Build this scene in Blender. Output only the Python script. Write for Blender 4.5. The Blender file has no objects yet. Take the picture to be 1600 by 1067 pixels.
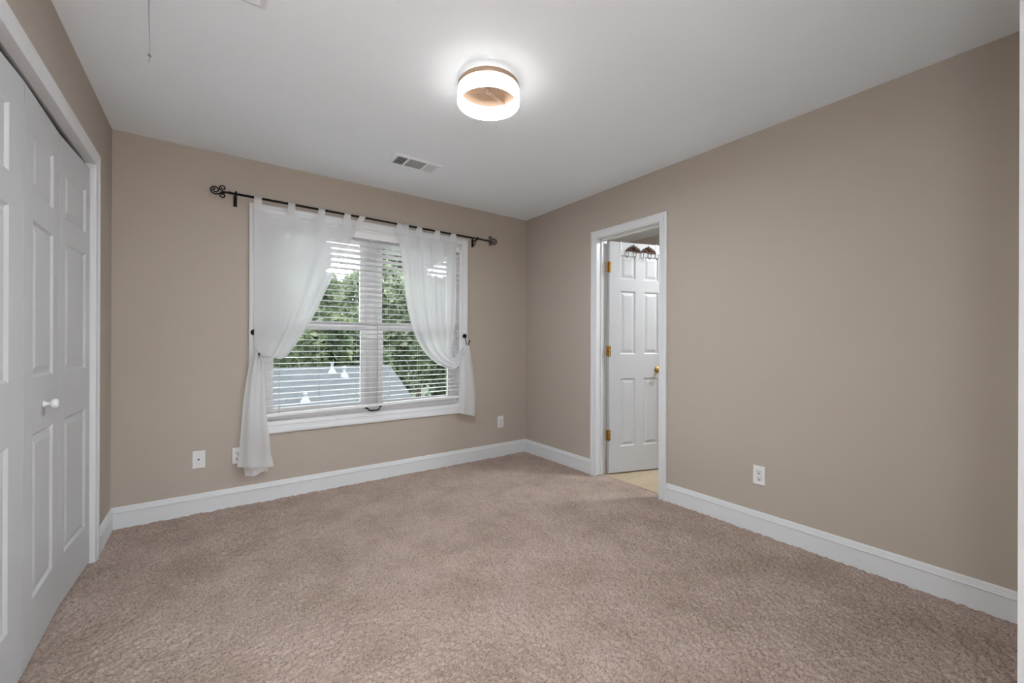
import bpy, bmesh, math, random
import numpy as np
from mathutils import Vector, Matrix

S = bpy.context.scene
COL = S.collection
PI = math.pi
rad = math.radians
random.seed(7)

# ------------------------------------------------------------------ camera
CAM_Z, YAW, ROLL, FPX = 1.145, 0.6253, -0.0037, 649.0
_c, _s = math.cos(YAW), math.sin(YAW)
r0, u0, f0 = Vector((_c, -_s, 0)), Vector((0, 0, 1)), Vector((_s, _c, 0))
cr, sr = math.cos(ROLL), math.sin(ROLL)
R_ = r0 * cr - u0 * sr
U_ = r0 * sr + u0 * cr
cam_data = bpy.data.cameras.new('camera')
cam = bpy.data.objects.new('camera', cam_data)
COL.objects.link(cam)
cam.matrix_world = Matrix(((R_.x, U_.x, -f0.x, 0), (R_.y, U_.y, -f0.y, 0), (R_.z, U_.z, -f0.z, CAM_Z), (0, 0, 0, 1)))
cam_data.sensor_width = 36.0
cam_data.sensor_fit = 'HORIZONTAL'
cam_data.lens = FPX / 1600 * 36.0
cam_data.shift_y = 1.8 / 1600
cam_data.clip_start = 0.01
cam_data.clip_end = 300
S.camera = cam

# ------------------------------------------------------------------ light of the place, added fill lamps, exposure
SKY = 7.0            # overcast daylight outside
LAMP_WALL = 5.4      # glowing acrylic drum
LAMP_INSIDE = 2.6    # inner face of the drum
LAMP_RIM = 900.0     # light let out of the lower edge of the drum
HALL_FILL = 3100.0          # unseen hallway dome added behind the camera to fill the bedroom with light
BATH_FILL = 260.0  # unseen dome added to brighten the open door and the room beyond
vs = S.view_settings
vs.view_transform = 'Standard'
vs.look = 'None'
vs.gamma = 1.0
vs.use_curve_mapping = False
vs.exposure = 0.0
world = bpy.data.worlds.new('world')
S.world = world
world.use_nodes = True
wb = world.node_tree.nodes['Background']
wb.inputs[0].default_value = (0.95, 0.965, 1.0, 1)
wb.inputs[1].default_value = SKY

XL, XR, YB, H = -0.50, 2.70, 3.49, 2.44
YF = -0.120          # room face of the front wall (camera stands in its doorway)

# ------------------------------------------------------------------ materials
def nmat(name, col, rough=0.6, metal=0.0, spec=0.4):
    m = bpy.data.materials.new(name)
    m.use_nodes = True
    b = m.node_tree.nodes['Principled BSDF']
    b.inputs['Base Color'].default_value = (*col, 1)
    b.inputs['Roughness'].default_value = rough
    b.inputs['Metallic'].default_value = metal
    b.inputs['Specular IOR Level'].default_value = spec
    return m, m.node_tree.nodes, m.node_tree.links, b

def noise(n, l, scale, detail=4, rough=0.6, vec=None, sc=None):
    t = n.new('ShaderNodeTexNoise')
    t.inputs['Scale'].default_value = scale
    t.inputs['Detail'].default_value = detail
    t.inputs['Roughness'].default_value = rough
    tc = n.new('ShaderNodeTexCoord')
    if sc:
        mp = n.new('ShaderNodeMapping')
        mp.inputs['Scale'].default_value = sc
        l.new(tc.outputs['Object'], mp.inputs[0])
        l.new(mp.outputs[0], t.inputs['Vector'])
    else:
        l.new(tc.outputs['Object'], t.inputs['Vector'])
    return t

def ramp(n, l, src, stops):
    r = n.new('ShaderNodeValToRGB')
    e = r.color_ramp.elements
    while len(e) < len(stops):
        e.new(0.5)
    for k, (p, c) in enumerate(stops):
        e[k].position = p
        e[k].color = (*c, 1)
    l.new(src, r.inputs[0])
    return r

def bumped(m, n, l, b, height, strength, dist):
    bp = n.new('ShaderNodeBump')
    bp.inputs['Strength'].default_value = strength
    bp.inputs['Distance'].default_value = dist
    l.new(height, bp.inputs['Height'])
    l.new(bp.outputs[0], b.inputs['Normal'])
    return bp

def paint(name, col, rough, scale=220, strength=0.12, dist=0.001, spec=0.3):
    m, n, l, b = nmat(name, col, rough, 0, spec)
    t = noise(n, l, scale, 3)
    bumped(m, n, l, b, t.outputs[0], strength, dist)
    t2 = noise(n, l, 1.3, 3)
    r = ramp(n, l, t2.outputs[0], [(0.3, tuple(c * 0.985 for c in col)), (0.7, tuple(min(1, c * 1.01) for c in col))])
    l.new(r.outputs[0], b.inputs['Base Color'])
    return m

M = {}
M['wall'] = paint('taupe_wall_paint', (0.445, 0.388, 0.330), 0.75, 160, 0.15)
M['ceiling'] = paint('ceiling_paint', (0.845, 0.90, 0.955), 0.9, 90, 0.12)
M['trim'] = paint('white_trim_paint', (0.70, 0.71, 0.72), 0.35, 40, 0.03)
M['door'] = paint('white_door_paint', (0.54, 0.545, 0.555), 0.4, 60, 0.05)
M['hallwall'] = paint('pale_hall_paint', (0.78, 0.77, 0.75), 0.8)
M['dark'] = nmat('closet_gloom', (0.30, 0.28, 0.26), 0.9)[0]
M['black'] = nmat('black_iron', (0.008, 0.0075, 0.0075), 0.6, 0.0, 0.2)[0]
M['plate'] = nmat('white_plastic', (0.74, 0.74, 0.73), 0.35)[0]
M['slot'] = nmat('dark_slot', (0.02, 0.02, 0.02), 0.6)[0]
M['slat'] = nmat('white_slat', (0.80, 0.80, 0.80), 0.4)[0]
M['cord'] = nmat('blind_cord', (0.62, 0.62, 0.62), 0.8)[0]
M['string'] = nmat('grey_string', (0.20, 0.20, 0.20), 0.9)[0]
M['vinyl'] = nmat('window_vinyl', (0.78, 0.77, 0.775), 0.35)[0]
M['duct'] = nmat('duct_dark', (0.015, 0.015, 0.015), 0.9)[0]
M['steel'] = nmat('grey_steel', (0.30, 0.30, 0.30), 0.45, 0.8)[0]

def brass():
    m, n, l, b = nmat('aged_brass', (0.55, 0.33, 0.08), 0.28, 1.0)
    t = noise(n, l, 90, 3)
    r = ramp(n, l, t.outputs[0], [(0.35, (0.25, 0.12, 0.03)), (0.65, (0.75, 0.48, 0.14))])
    l.new(r.outputs[0], b.inputs['Base Color'])
    return m
M['brass'] = brass()
def bronze():
    m, n, l, b = nmat('dark_bronze', (0.06, 0.022, 0.012), 0.45, 0.5)
    t = noise(n, l, 60, 3)
    r = ramp(n, l, t.outputs[0], [(0.35, (0.03, 0.012, 0.008)), (0.7, (0.11, 0.045, 0.02))])
    l.new(r.outputs[0], b.inputs['Base Color'])
    return m
M['bronze'] = bronze()
M['pewter'] = nmat('hook_pewter', (0.16, 0.15, 0.12), 0.35, 0.8)[0]
M['copper'] = nmat('brushed_copper', (0.46, 0.32, 0.23), 0.4, 0.35)[0]

def carpet():
    m, n, l, b = nmat('beige_carpet', (0.44, 0.335, 0.28), 0.97, 0, 0.05)
    fine = noise(n, l, 330, 3, 0.7)
    fleck = noise(n, l, 135, 3, 0.6)
    patch = noise(n, l, 3.2, 7, 0.62)
    bumped(m, n, l, b, fine.outputs[0], 0.9, 0.005)
    base = ramp(n, l, patch.outputs[0], [(0.36, (0.42, 0.325, 0.27)), (0.5, (0.48, 0.375, 0.317)), (0.64, (0.53, 0.42, 0.36))])
    yarn = ramp(n, l, fleck.outputs[0], [(0.32, (0.42, 0.40, 0.38)), (0.44, (0.92, 0.91, 0.905)), (0.56, (1.06, 1.06, 1.06)), (0.70, (1.26, 1.26, 1.26))])
    mx = n.new('ShaderNodeMix'); mx.data_type = 'RGBA'; mx.blend_type = 'MULTIPLY'
    mx.inputs['Factor'].default_value = 1.0
    l.new(base.outputs[0], mx.inputs['A']); l.new(yarn.outputs[0], mx.inputs['B'])
    l.new(mx.outputs['Result'], b.inputs['Base Color'])
    return m
M['carpet'] = carpet()

def oak():
    m, n, l, b = nmat('light_oak_vinyl', (0.6, 0.5, 0.37), 0.45)
    br = n.new('ShaderNodeTexBrick')
    br.inputs['Scale'].default_value = 1
    br.inputs['Brick Width'].default_value = 1.1
    br.inputs['Row Height'].default_value = 0.15
    br.inputs['Mortar Size'].default_value = 0.0015
    br.inputs['Color1'].default_value = (0.50, 0.40, 0.275, 1)
    br.inputs['Color2'].default_value = (0.60, 0.49, 0.35, 1)
    br.inputs['Mortar'].default_value = (0.38, 0.31, 0.23, 1)
    tc = n.new('ShaderNodeTexCoord')
    l.new(tc.outputs['Object'], br.inputs['Vector'])
    g = noise(n, l, 14, 5, 0.6, sc=(1, 12, 1))
    r = ramp(n, l, g.outputs[0], [(0.3, (0.74, 0.70, 0.66)), (0.7, (1.08, 1.08, 1.08))])
    mx = n.new('ShaderNodeMix'); mx.data_type = 'RGBA'; mx.blend_type = 'MULTIPLY'
    mx.inputs['Factor'].default_value = 1.0
    l.new(br.outputs['Color'], mx.inputs['A']); l.new(r.outputs[0], mx.inputs['B'])
    l.new(mx.outputs['Result'], b.inputs['Base Color'])
    return m
M['oak'] = oak()

def sheer(name, see, col):
    m = bpy.data.materials.new(name)
    m.use_nodes = True
    n, l = m.node_tree.nodes, m.node_tree.links
    n.remove(n['Principled BSDF'])
    out = n['Material Output']
    d = n.new('ShaderNodeBsdfDiffuse'); d.inputs[0].default_value = (*col, 1)
    t = n.new('ShaderNodeBsdfTranslucent'); t.inputs[0].default_value = (*col, 1)
    tr = n.new('ShaderNodeBsdfTransparent')
    m1 = n.new('ShaderNodeMixShader'); m1.inputs[0].default_value = 0.50
    m2 = n.new('ShaderNodeMixShader'); m2.inputs[0].default_value = see
    l.new(d.outputs[0], m1.inputs[1]); l.new(t.outputs[0], m1.inputs[2])
    l.new(m1.outputs[0], m2.inputs[1]); l.new(tr.outputs[0], m2.inputs[2])
    l.new(m2.outputs[0], out.inputs[0])
    # weave
    w = noise(n, l, 400, 2, 0.5, sc=(1, 1, 0.25))
    bp = n.new('ShaderNodeBump'); bp.inputs['Strength'].default_value = 0.15; bp.inputs['Distance'].default_value = 0.0006
    l.new(w.outputs[0], bp.inputs['Height'])
    l.new(bp.outputs[0], d.inputs['Normal'])
    return m
M['sheer'] = sheer('white_voile', 0.21, (0.84, 0.84, 0.85))
M['hem'] = sheer('white_voile_doubled', 0.07, (0.86, 0.86, 0.86))

def glass():
    m = bpy.data.materials.new('window_glass')
    m.use_nodes = True
    n, l = m.node_tree.nodes, m.node_tree.links
    n.remove(n['Principled BSDF'])
    tr = n.new('ShaderNodeBsdfTransparent'); tr.inputs[0].default_value = (0.93, 0.96, 0.96, 1)
    gl = n.new('ShaderNodeBsdfGlossy'); gl.inputs['Roughness'].default_value = 0.02
    fr = n.new('ShaderNodeFresnel'); fr.inputs[0].default_value = 1.35
    mx = n.new('ShaderNodeMixShader')
    l.new(fr.outputs[0], mx.inputs[0]); l.new(tr.outputs[0], mx.inputs[1]); l.new(gl.outputs[0], mx.inputs[2])
    l.new(mx.outputs[0], n['Material Output'].inputs[0])
    return m
M['glass'] = glass()

def emit(name, col, strength):
    m = bpy.data.materials.new(name)
    m.use_nodes = True
    n, l = m.node_tree.nodes, m.node_tree.links
    n.remove(n['Principled BSDF'])
    e = n.new('ShaderNodeEmission')
    e.inputs[0].default_value = (*col, 1)
    e.inputs[1].default_value = strength
    l.new(e.outputs[0], n['Material Output'].inputs[0])
    return m
LAMP_COL = (0.90, 0.98, 1.05)
M['acrylic'] = emit('lit_acrylic', (1.0, 0.97, 0.905), LAMP_WALL)
M['acrylic_in'] = emit('lit_acrylic_inside', (1.0, 0.96, 0.88), LAMP_INSIDE)
M['rim'] = emit('lit_acrylic_edge', LAMP_COL, LAMP_RIM)
M['upglow'] = emit('lit_acrylic_top', (1.0, 0.97, 0.905), 1.1)
M['hallfill'] = emit('hall_fill_glass', (0.88, 0.97, 1.07), HALL_FILL)
M['bathfill'] = emit('bath_fill_glass', LAMP_COL, BATH_FILL)

def shingle():
    m, n, l, b = nmat('grey_shingle', (0.3, 0.33, 0.36), 0.9)
    br = n.new('ShaderNodeTexBrick')
    br.inputs['Scale'].default_value = 1
    br.inputs['Brick Width'].default_value = 0.32
    br.inputs['Row Height'].default_value = 0.13
    br.inputs['Mortar Size'].default_value = 0.008
    br.inputs['Color1'].default_value = (0.046, 0.052, 0.056, 1)
    br.inputs['Color2'].default_value = (0.060, 0.067, 0.072, 1)
    br.inputs['Mortar'].default_value = (0.040, 0.045, 0.049, 1)
    tc = n.new('ShaderNodeTexCoord')
    l.new(tc.outputs['Object'], br.inputs['Vector'])
    g = noise(n, l, 3.0, 6, 0.7)
    r = ramp(n, l, g.outputs[0], [(0.3, (0.82, 0.83, 0.86)), (0.7, (1.12, 1.12, 1.12))])
    mx = n.new('ShaderNodeMix'); mx.data_type = 'RGBA'; mx.blend_type = 'MULTIPLY'
    mx.inputs['Factor'].default_value = 1.0
    l.new(br.outputs['Color'], mx.inputs['A']); l.new(r.outputs[0], mx.inputs['B'])
    l.new(mx.outputs['Result'], b.inputs['Base Color'])
    return m
M['shingle'] = shingle()
M['siding'] = nmat('pale_siding', (0.5, 0.48, 0.43), 0.8)[0]
M['pvc'] = nmat('white_pipe', (0.20, 0.22, 0.24), 0.5)[0]
def leafmat(name, a, bcol, c):
    m, n, l, b = nmat(name, a, 0.6, 0, 0.2)
    t = noise(n, l, 2.2, 4, 0.7)
    r = ramp(n, l, t.outputs[0], [(0.36, a), (0.5, bcol), (0.64, c)])
    l.new(r.outputs[0], b.inputs['Base Color'])
    tl = n.new('ShaderNodeBsdfTranslucent')
    l.new(r.outputs[0], tl.inputs[0])
    mx = n.new('ShaderNodeMixShader'); mx.inputs[0].default_value = 0.35
    l.new(b.outputs[0], mx.inputs[1]); l.new(tl.outputs[0], mx.inputs[2])
    l.new(mx.outputs[0], n['Material Output'].inputs[0])
    return m
M['leaf'] = leafmat('bright_leaves', (0.085, 0.12, 0.065), (0.175, 0.215, 0.13), (0.27, 0.30, 0.215))
M['leafdark'] = leafmat('deep_leaves', (0.03, 0.045, 0.025), (0.07, 0.10, 0.052), (0.16, 0.185, 0.09))
M['bark'] = nmat('bark', (0.10, 0.08, 0.06), 0.9)[0]
def grass():
    m, n, l, b = nmat('lawn', (0.1, 0.18, 0.05), 0.95)
    t = noise(n, l, 3, 6, 0.7)
    r = ramp(n, l, t.outputs[0], [(0.3, (0.02, 0.035, 0.015)), (0.7, (0.05, 0.07, 0.028))])
    l.new(r.outputs[0], b.inputs['Base Color'])
    return m
M['lawn'] = grass()

# ------------------------------------------------------------------ mesh helpers
class MB:
    def __init__(self):
        self.v, self.f, self.mi, self.sm = [], [], [], []
    def add(self, vs, fs, mi=0, smooth=False):
        o = len(self.v)
        self.v += [tuple(p) for p in vs]
        for f in fs:
            self.f.append(tuple(i + o for i in f)); self.mi.append(mi); self.sm.append(smooth)
    def box(self, a, b, mi=0, bev=0.0):
        x0, y0, z0 = a; x1, y1, z1 = b
        if x0 > x1: x0, x1 = x1, x0
        if y0 > y1: y0, y1 = y1, y0
        if z0 > z1: z0, z1 = z1, z0
        if bev <= 0:
            v = [(x0, y0, z0), (x1, y0, z0), (x1, y1, z0), (x0, y1, z0), (x0, y0, z1), (x1, y0, z1), (x1, y1, z1), (x0, y1, z1)]
            self.add(v, [(0, 3, 2, 1), (4, 5, 6, 7), (0, 1, 5, 4), (1, 2, 6, 5), (2, 3, 7, 6), (3, 0, 4, 7)], mi)
        else:
            bm = bmesh.new()
            r = bmesh.ops.create_cube(bm, size=1)
            for w in bm.verts:
                w.co = Vector(((x0 + x1) / 2 + w.co.x * (x1 - x0), (y0 + y1) / 2 + w.co.y * (y1 - y0), (z0 + z1) / 2 + w.co.z * (z1 - z0)))
            bmesh.ops.bevel(bm, geom=list(bm.edges), offset=bev, segments=2, affect='EDGES', profile=0.6)
            bm.verts.index_update()
            self.add([w.co for w in bm.verts], [[w.index for w in f.verts] for f in bm.faces], mi)
            bm.free()
    def lathe(self, prof, origin=(0, 0, 0), axis='Z', seg=40, mi=0, smooth=True):
        # prof: list of (radius, height)
        o = Vector(origin); vs = []; n = len(prof)
        for k in range(seg):
            a = 2 * PI * k / seg
            for r, h in prof:
                x, y = r * math.cos(a), r * math.sin(a)
                p = {'Z': (x, y, h), 'Y': (x, h, y), 'X': (h, x, y), '-Y': (x, -h, y)}[axis]
                vs.append(o + Vector(p))
        fs = []
        for k in range(seg):
            k2 = (k + 1) % seg
            for j in range(n - 1):
                fs.append((k * n + j, k2 * n + j, k2 * n + j + 1, k * n + j + 1))
        self.add(vs, fs, mi, smooth)
    def tube(self, pts, r, seg=8, mi=0, cap=True, smooth=True):
        pts = [Vector(p) for p in pts]
        rs = r if isinstance(r, (list, tuple)) else [r] * len(pts)
        vs, fs = [], []
        t_prev = None; nrm = None
        for i, p in enumerate(pts):
            t = (pts[min(i + 1, len(pts) - 1)] - pts[max(i - 1, 0)]).normalized()
            if nrm is None:
                a = Vector((0, 0, 1)) if abs(t.z) < 0.9 else Vector((1, 0, 0))
                nrm = t.cross(a).normalized()
            else:
                nrm = (nrm - t * nrm.dot(t)).normalized()
            bn = t.cross(nrm)
            for k in range(seg):
                a = 2 * PI * k / seg
                vs.append(p + (nrm * math.cos(a) + bn * math.sin(a)) * rs[i])
        for i in range(len(pts) - 1):
            for k in range(seg):
                k2 = (k + 1) % seg
                fs.append((i * seg + k, i * seg + k2, (i + 1) * seg + k2, (i + 1) * seg + k))
        if cap:
            fs.append(tuple(range(seg - 1, -1, -1)))
            fs.append(tuple((len(pts) - 1) * seg + k for k in range(seg)))
        self.add(vs, fs, mi, smooth)
    def ball(self, c, r, seg=16, mi=0, sz=1.0):
        prof = [(max(1e-5, r * math.sin(PI * j / 10)), -r * sz * math.cos(PI * j / 10)) for j in range(11)]
        self.lathe(prof, c, 'Z', seg, mi)
    def xform(self, mtx):
        self.v = [tuple(mtx @ Vector(p)) for p in self.v]
        return self
    def build(self, name, mats, parent=None, fix=True):
        me = bpy.data.meshes.new(name)
        me.from_pydata(self.v, [], self.f)
        for m in (mats if isinstance(mats, (list, tuple)) else [mats]):
            me.materials.append(m)
        me.polygons.foreach_set('material_index', self.mi)
        me.polygons.foreach_set('use_smooth', self.sm)
        me.update()
        if fix:
            bm = bmesh.new(); bm.from_mesh(me)
            bmesh.ops.recalc_face_normals(bm, faces=bm.faces)
            bm.to_mesh(me); bm.free()
        o = bpy.data.objects.new(name, me)
        COL.objects.link(o)
        if parent:
            o.parent = parent
        return o

def tag(o, label, cat, group=None, kind=None):
    o['label'] = label
    o['category'] = cat
    if group: o['group'] = group
    if kind: o['kind'] = kind
    return o

def empty(name, loc=(0, 0, 0), rz=0.0):
    o = bpy.data.objects.new(name, None)
    o.empty_display_size = 0.05
    COL.objects.link(o)
    o.location = loc
    o.rotation_euler = (0, 0, rz)
    return o

def struct(name, mb, mat, label, cat):
    return tag(mb.build(name, mat), label, cat, kind='structure')

def copy_tree(o, parent=None):
    c = o.copy(); COL.objects.link(c)
    if parent: c.parent = parent
    for ch in o.children:
        copy_tree(ch, c)
    return c

def mitre(path, closed, profile, to3d):
    """profile (outward, proud) swept along a 2D path whose right-hand side is outward."""
    n = len(path); rows = []
    for i in range(n):
        p = Vector(path[i])
        def nd(a, b):
            d = (Vector(b) - Vector(a)).normalized()
            return Vector((d.y, -d.x))
        if closed or 0 < i < n - 1:
            n1 = nd(path[i - 1], path[i]); n2 = nd(path[i], path[(i + 1) % n])
            m = (n1 + n2); m = m / m.dot(n1)
        elif i == 0:
            m = nd(path[0], path[1])
        else:
            m = nd(path[-2], path[-1])
        rows.append([to3d(*(p + m * u), d) for u, d in profile])
    k = len(profile)
    vs = [q for r in rows for q in r]
    fs = []
    for i in range(n if closed else n - 1):
        j = (i + 1) % n
        for a in range(k - 1):
            fs.append((i * k + a, j * k + a, j * k + a + 1, i * k + a + 1))
        fs.append((i * k + k - 1, j * k + k - 1, j * k, i * k))
    if not closed:
        fs.append(tuple(range(k))); fs.append(tuple((n - 1) * k + a for a in range(k)))
    return vs, fs

CASING = [(0, 0), (0, .009), (.003, .011), (.010, .011), (.013, .009), (.020, .0105), (.034, .013), (.040, .0165), (.055, .0175), (.062, .016), (.065, .012), (.065, 0)]
BASE_H = 0.125
BASE = [(-.02, 0), (-.02, .012), (.088, .012), (.090, .0155), (.094, .0165), (.097, .0145), (.107, .013), (.109, .010), (.117, .009), (.123, .006), (BASE_H, .002), (BASE_H, 0)]

# ------------------------------------------------------------------ room shell
# window opening and door openings
WX0, WX1, WZ0, WZ1 = 0.275, 1.920, 0.540, 2.070
DY0, DY1, DZ = 1.863, 2.483, 2.047           # bathroom door in the right wall
CY0, CY1, CZ = 1.235, 3.017, 2.062           # closet in the left wall
FX0, FX1 = -0.10, 0.66                       # front doorway
WT = 0.12

def carpet_mesh():
    """pile carpet: a real height field of tufts over the part the photo sees, flat slabs elsewhere"""
    rng = np.random.default_rng(5)
    x0, x1, ya, yb = XL - .06, XR + .07, YF - .12, YB
    xs = np.arange(x0, x1 + 1e-6, .0045)
    ys = [ya]
    while ys[-1] < yb:
        ys.append(ys[-1] + (.0040 if ys[-1] < 1.9 else .0055))
    ys = np.array(ys)
    X, Y = np.meshgrid(xs, ys)
    def vn(cell, sx=1.0, ang=0.0):
        ca, sa = math.cos(ang), math.sin(ang)
        u = (X * ca + Y * sa) / (cell * sx) + 500; v = (-X * sa + Y * ca) / cell + 500
        g = rng.random((997, 991))
        iu, iv = np.floor(u).astype(int), np.floor(v).astype(int)
        fu, fv = u - iu, v - iv
        fu = fu * fu * (3 - 2 * fu); fv = fv * fv * (3 - 2 * fv)
        G = lambda a, c: g[a % 997, c % 991]
        return (G(iu, iv) * (1 - fu) + G(iu + 1, iv) * fu) * (1 - fv) + (G(iu, iv + 1) * (1 - fu) + G(iu + 1, iv + 1) * fu) * fv
    lump = vn(.045, 1.6, .6) * .5 + vn(.020, 1.5, -.4) * .5
    tuft = vn(.0105, 1.25, .3) * .6 + vn(.0105, 1.25, -.9) * .4
    crack = np.clip(1 - np.abs(vn(.026, 1.8, .15) - .5) * 9, 0, 1) * vn(.13)
    Z = -.0145 + .013 * tuft + .004 * lump - .006 * crack
    Z = np.minimum(Z, .002)
    ny, nx = X.shape
    co = np.stack([X, Y, Z], -1).reshape(-1, 3)
    idx = np.arange(nx * ny).reshape(ny, nx)
    q = np.stack([idx[:-1, :-1], idx[:-1, 1:], idx[1:, 1:], idx[1:, :-1]], -1).reshape(-1, 4)
    ex = MB()
    ex.box((XL - .12, -.20, -.05), (XR + .07, YB, -.03)); ex.box((-1.5, -2.8, -.05), (1.6, YF - .12, -.006)); ex.box((-1.25, 1.0, -.05), (XL - .06, 3.3, -.006))
    n0 = len(co)
    allco = np.concatenate([co, np.array(ex.v)])
    q2 = np.array(ex.f) + n0
    quads = np.concatenate([q, q2])
    me = bpy.data.meshes.new('floor')
    me.vertices.add(len(allco)); me.loops.add(len(quads) * 4); me.polygons.add(len(quads))
    me.vertices.foreach_set('co', allco.astype(np.float32).ravel())
    me.loops.foreach_set('vertex_index', quads.astype(np.int32).ravel())
    me.polygons.foreach_set('loop_start', np.arange(0, len(quads) * 4, 4, dtype=np.int32))
    sm = np.zeros(len(quads), dtype=bool); sm[:len(q)] = True
    me.polygons.foreach_set('use_smooth', sm)
    me.update(calc_edges=True)
    me.materials.append(M['carpet'])
    o = bpy.data.objects.new('floor', me); COL.objects.link(o)
    return o
tag(carpet_mesh(), 'beige pile carpet covering the bedroom floor', 'carpet', kind='structure')
b = MB(); b.box((XR + 0.07, 0.8, -.05), (4.8, 3.62, -.001))
struct('floor_bathroom', b, M['oak'], 'light oak plank floor beyond the open white door', 'floor')
b = MB(); b.box((-1.5, -2.8, H), (4.9, 3.62, H + .1))
struct('ceiling', b, M['ceiling'], 'flat white ceiling of the bedroom', 'ceiling')

b = MB()
y0, y1 = YB, YB + .13
b.box((XL - .12, y0, -.05), (WX0, y1, H)); b.box((WX1, y0, -.05), (XR + WT, y1, H))
b.box((WX0, y0, -.05), (WX1, y1, WZ0)); b.box((WX0, y0, WZ1), (WX1, y1, H))
struct('wall_back', b, M['wall'], 'taupe wall that holds the curtained window', 'wall')
b = MB()
b.box((XR, -.2, -.05), (XR + WT, DY0 - .018, H)); b.box((XR, DY1 + .018, -.05), (XR + WT, YB, H)); b.box((XR, DY0 - .018, DZ + .018), (XR + WT, DY1 + .018, H))
struct('wall_right', b, M['wall'], 'long taupe wall with the open doorway', 'wall')
b = MB()
b.box((XL - .12, -.2, -.05), (XL, CY0 - .018, H)); b.box((XL - .12, CY1 + .018, -.05), (XL, YB, H)); b.box((XL - .12, CY0 - .018, CZ + .018), (XL, CY1 + .018, H))
struct('wall_left', b, M['wall'], 'taupe wall around the white closet doors', 'wall')
b = MB()
b.box((XL, YF - .12, -.05), (FX0 - .018, YF, H)); b.box((FX1 + .018, YF - .12, -.05), (XR, YF, H)); b.box((FX0 - .018, YF - .12, DZ + .018), (FX1 + .018, YF, H))
b.box((1.49, YF, -.05), (XR, .075, H))
struct('wall_front', b, M['wall'], 'taupe wall with the doorway the camera stands in', 'wall')
b = MB()
b.box((-1.25, 1.0, -.05), (-1.2, 3.3, H)); b.box((-1.2, 1.0, -.05), (XL - .12, 1.05, H)); b.box((-1.2, 3.25, -.05), (XL - .12, 3.3, H))
struct('wall_closet', b, M['dark'], 'dim walls inside the closet', 'wall')
b = MB()
b.box((-1.5, -2.8, -.05), (-1.45, YF - .12, H)); b.box((1.55, -2.8, -.05), (1.6, YF - .12, H)); b.box((-1.45, -2.8, -.05), (1.55, -2.75, H)); b.box((-1.45, YF - .12, -.05), (XL, YF - .06, H))
struct('wall_hall', b, M['hallwall'], 'pale walls of the hallway behind the camera', 'wall')
b = MB()
b.box((4.33, .8, -.05), (4.38, 3.62, H)); b.box((XR + WT, .8, -.05), (4.33, .85, H)); b.box((XR + WT, 3.57, -.05), (4.33, 3.62, H))
struct('wall_bathroom', b, M['wall'], 'taupe walls of the room beyond the open door', 'wall')

# baseboards
def base_run(name, axis, a, bb, face, sign, label):
    mb = MB(); rows = []
    for t in (a, bb):
        for h, d in BASE:
            rows.append((t, face + sign * d, h) if axis == 'x' else (face + sign * d, t, h))
    k = len(BASE)
    fs = [(i, i + 1, k + i + 1, k + i) for i in range(k - 1)] + [(k - 1, 0, k, 2 * k - 1), tuple(range(k)), tuple(range(k, 2 * k))]
    mb.add(rows, fs)
    struct(name, mb, M['trim'], label, 'baseboard')
base_run('baseboard_back', 'x', XL, XR, YB, -1, 'white baseboard under the window wall')
base_run('baseboard_right', 'y', .075, DY0 - .065, XR, -1, 'white baseboard on the long right wall, near side of the doorway')
base_run('baseboard_right_far', 'y', DY1 + .065, YB, XR, -1, 'short white baseboard between doorway and window wall')
base_run('baseboard_left', 'y', CY1 + .065, YB, XL, 1, 'short white baseboard between closet trim and window wall')

# closet casing + jamb
tw = lambda sgn, X: (lambda a, z, d: (X + sgn * d, a, z))
t1 = empty('trim_1'); tag(t1, 'white moulded trim framing the closet opening', 'door trim', kind='structure')
b = MB(); b.add(*mitre([(CY0, -.02), (CY0, CZ), (CY1, CZ), (CY1, -.02)][::-1], False, CASING, tw(1, XL))); b.build('casing', M['trim'], t1)
b = MB()
b.box((XL - .12, CY0 - .018, -.02), (XL, CY0, CZ)); b.box((XL - .12, CY1, -.02), (XL, CY1 + .018, CZ)); b.box((XL - .12, CY0 - .018, CZ), (XL, CY1 + .018, CZ + .018))
b.build('jamb', M['trim'], t1)
b = MB(); b.box((XL - .062, CY0 + .01, CZ - .012), (XL - .030, CY1 - .01, CZ)); b.build('track', M['steel'], t1)
# front doorway casing
t3 = empty('trim_3'); tag(t3, 'white corner trim cut off at the right border of the photo', 'trim', kind='structure')
b = MB(); b.box((1.470, YF, -.02), (1.490, .0905, H)); b.build('corner_board', M['trim'], t3)
b = MB(); b.box((1.4901, .075, -.02), (1.555, .0905, H), bev=.002); b.build('casing', M['trim'], t3)
t2 = empty('trim_2'); tag(t2, 'white trim of the doorway the camera stands in', 'door trim', kind='structure')
b = MB(); b.add(*mitre([(FX0, -.02), (FX0, DZ), (FX1, DZ), (FX1, -.02)][::-1], False, [(u, d * .85) for u, d in CASING], lambda a, z, d: (a, YF + d, z)))
b.build('casing', M['trim'], t2)
b = MB()
b.box((FX0 - .018, YF - .12, 0), (FX0, YF, DZ)); b.box((FX1, YF - .12, 0), (FX1 + .018, YF, DZ)); b.box((FX0 - .018, YF - .12, DZ), (FX1 + .018, YF, DZ + .018))
b.build('jamb', M['trim'], t2)

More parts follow.
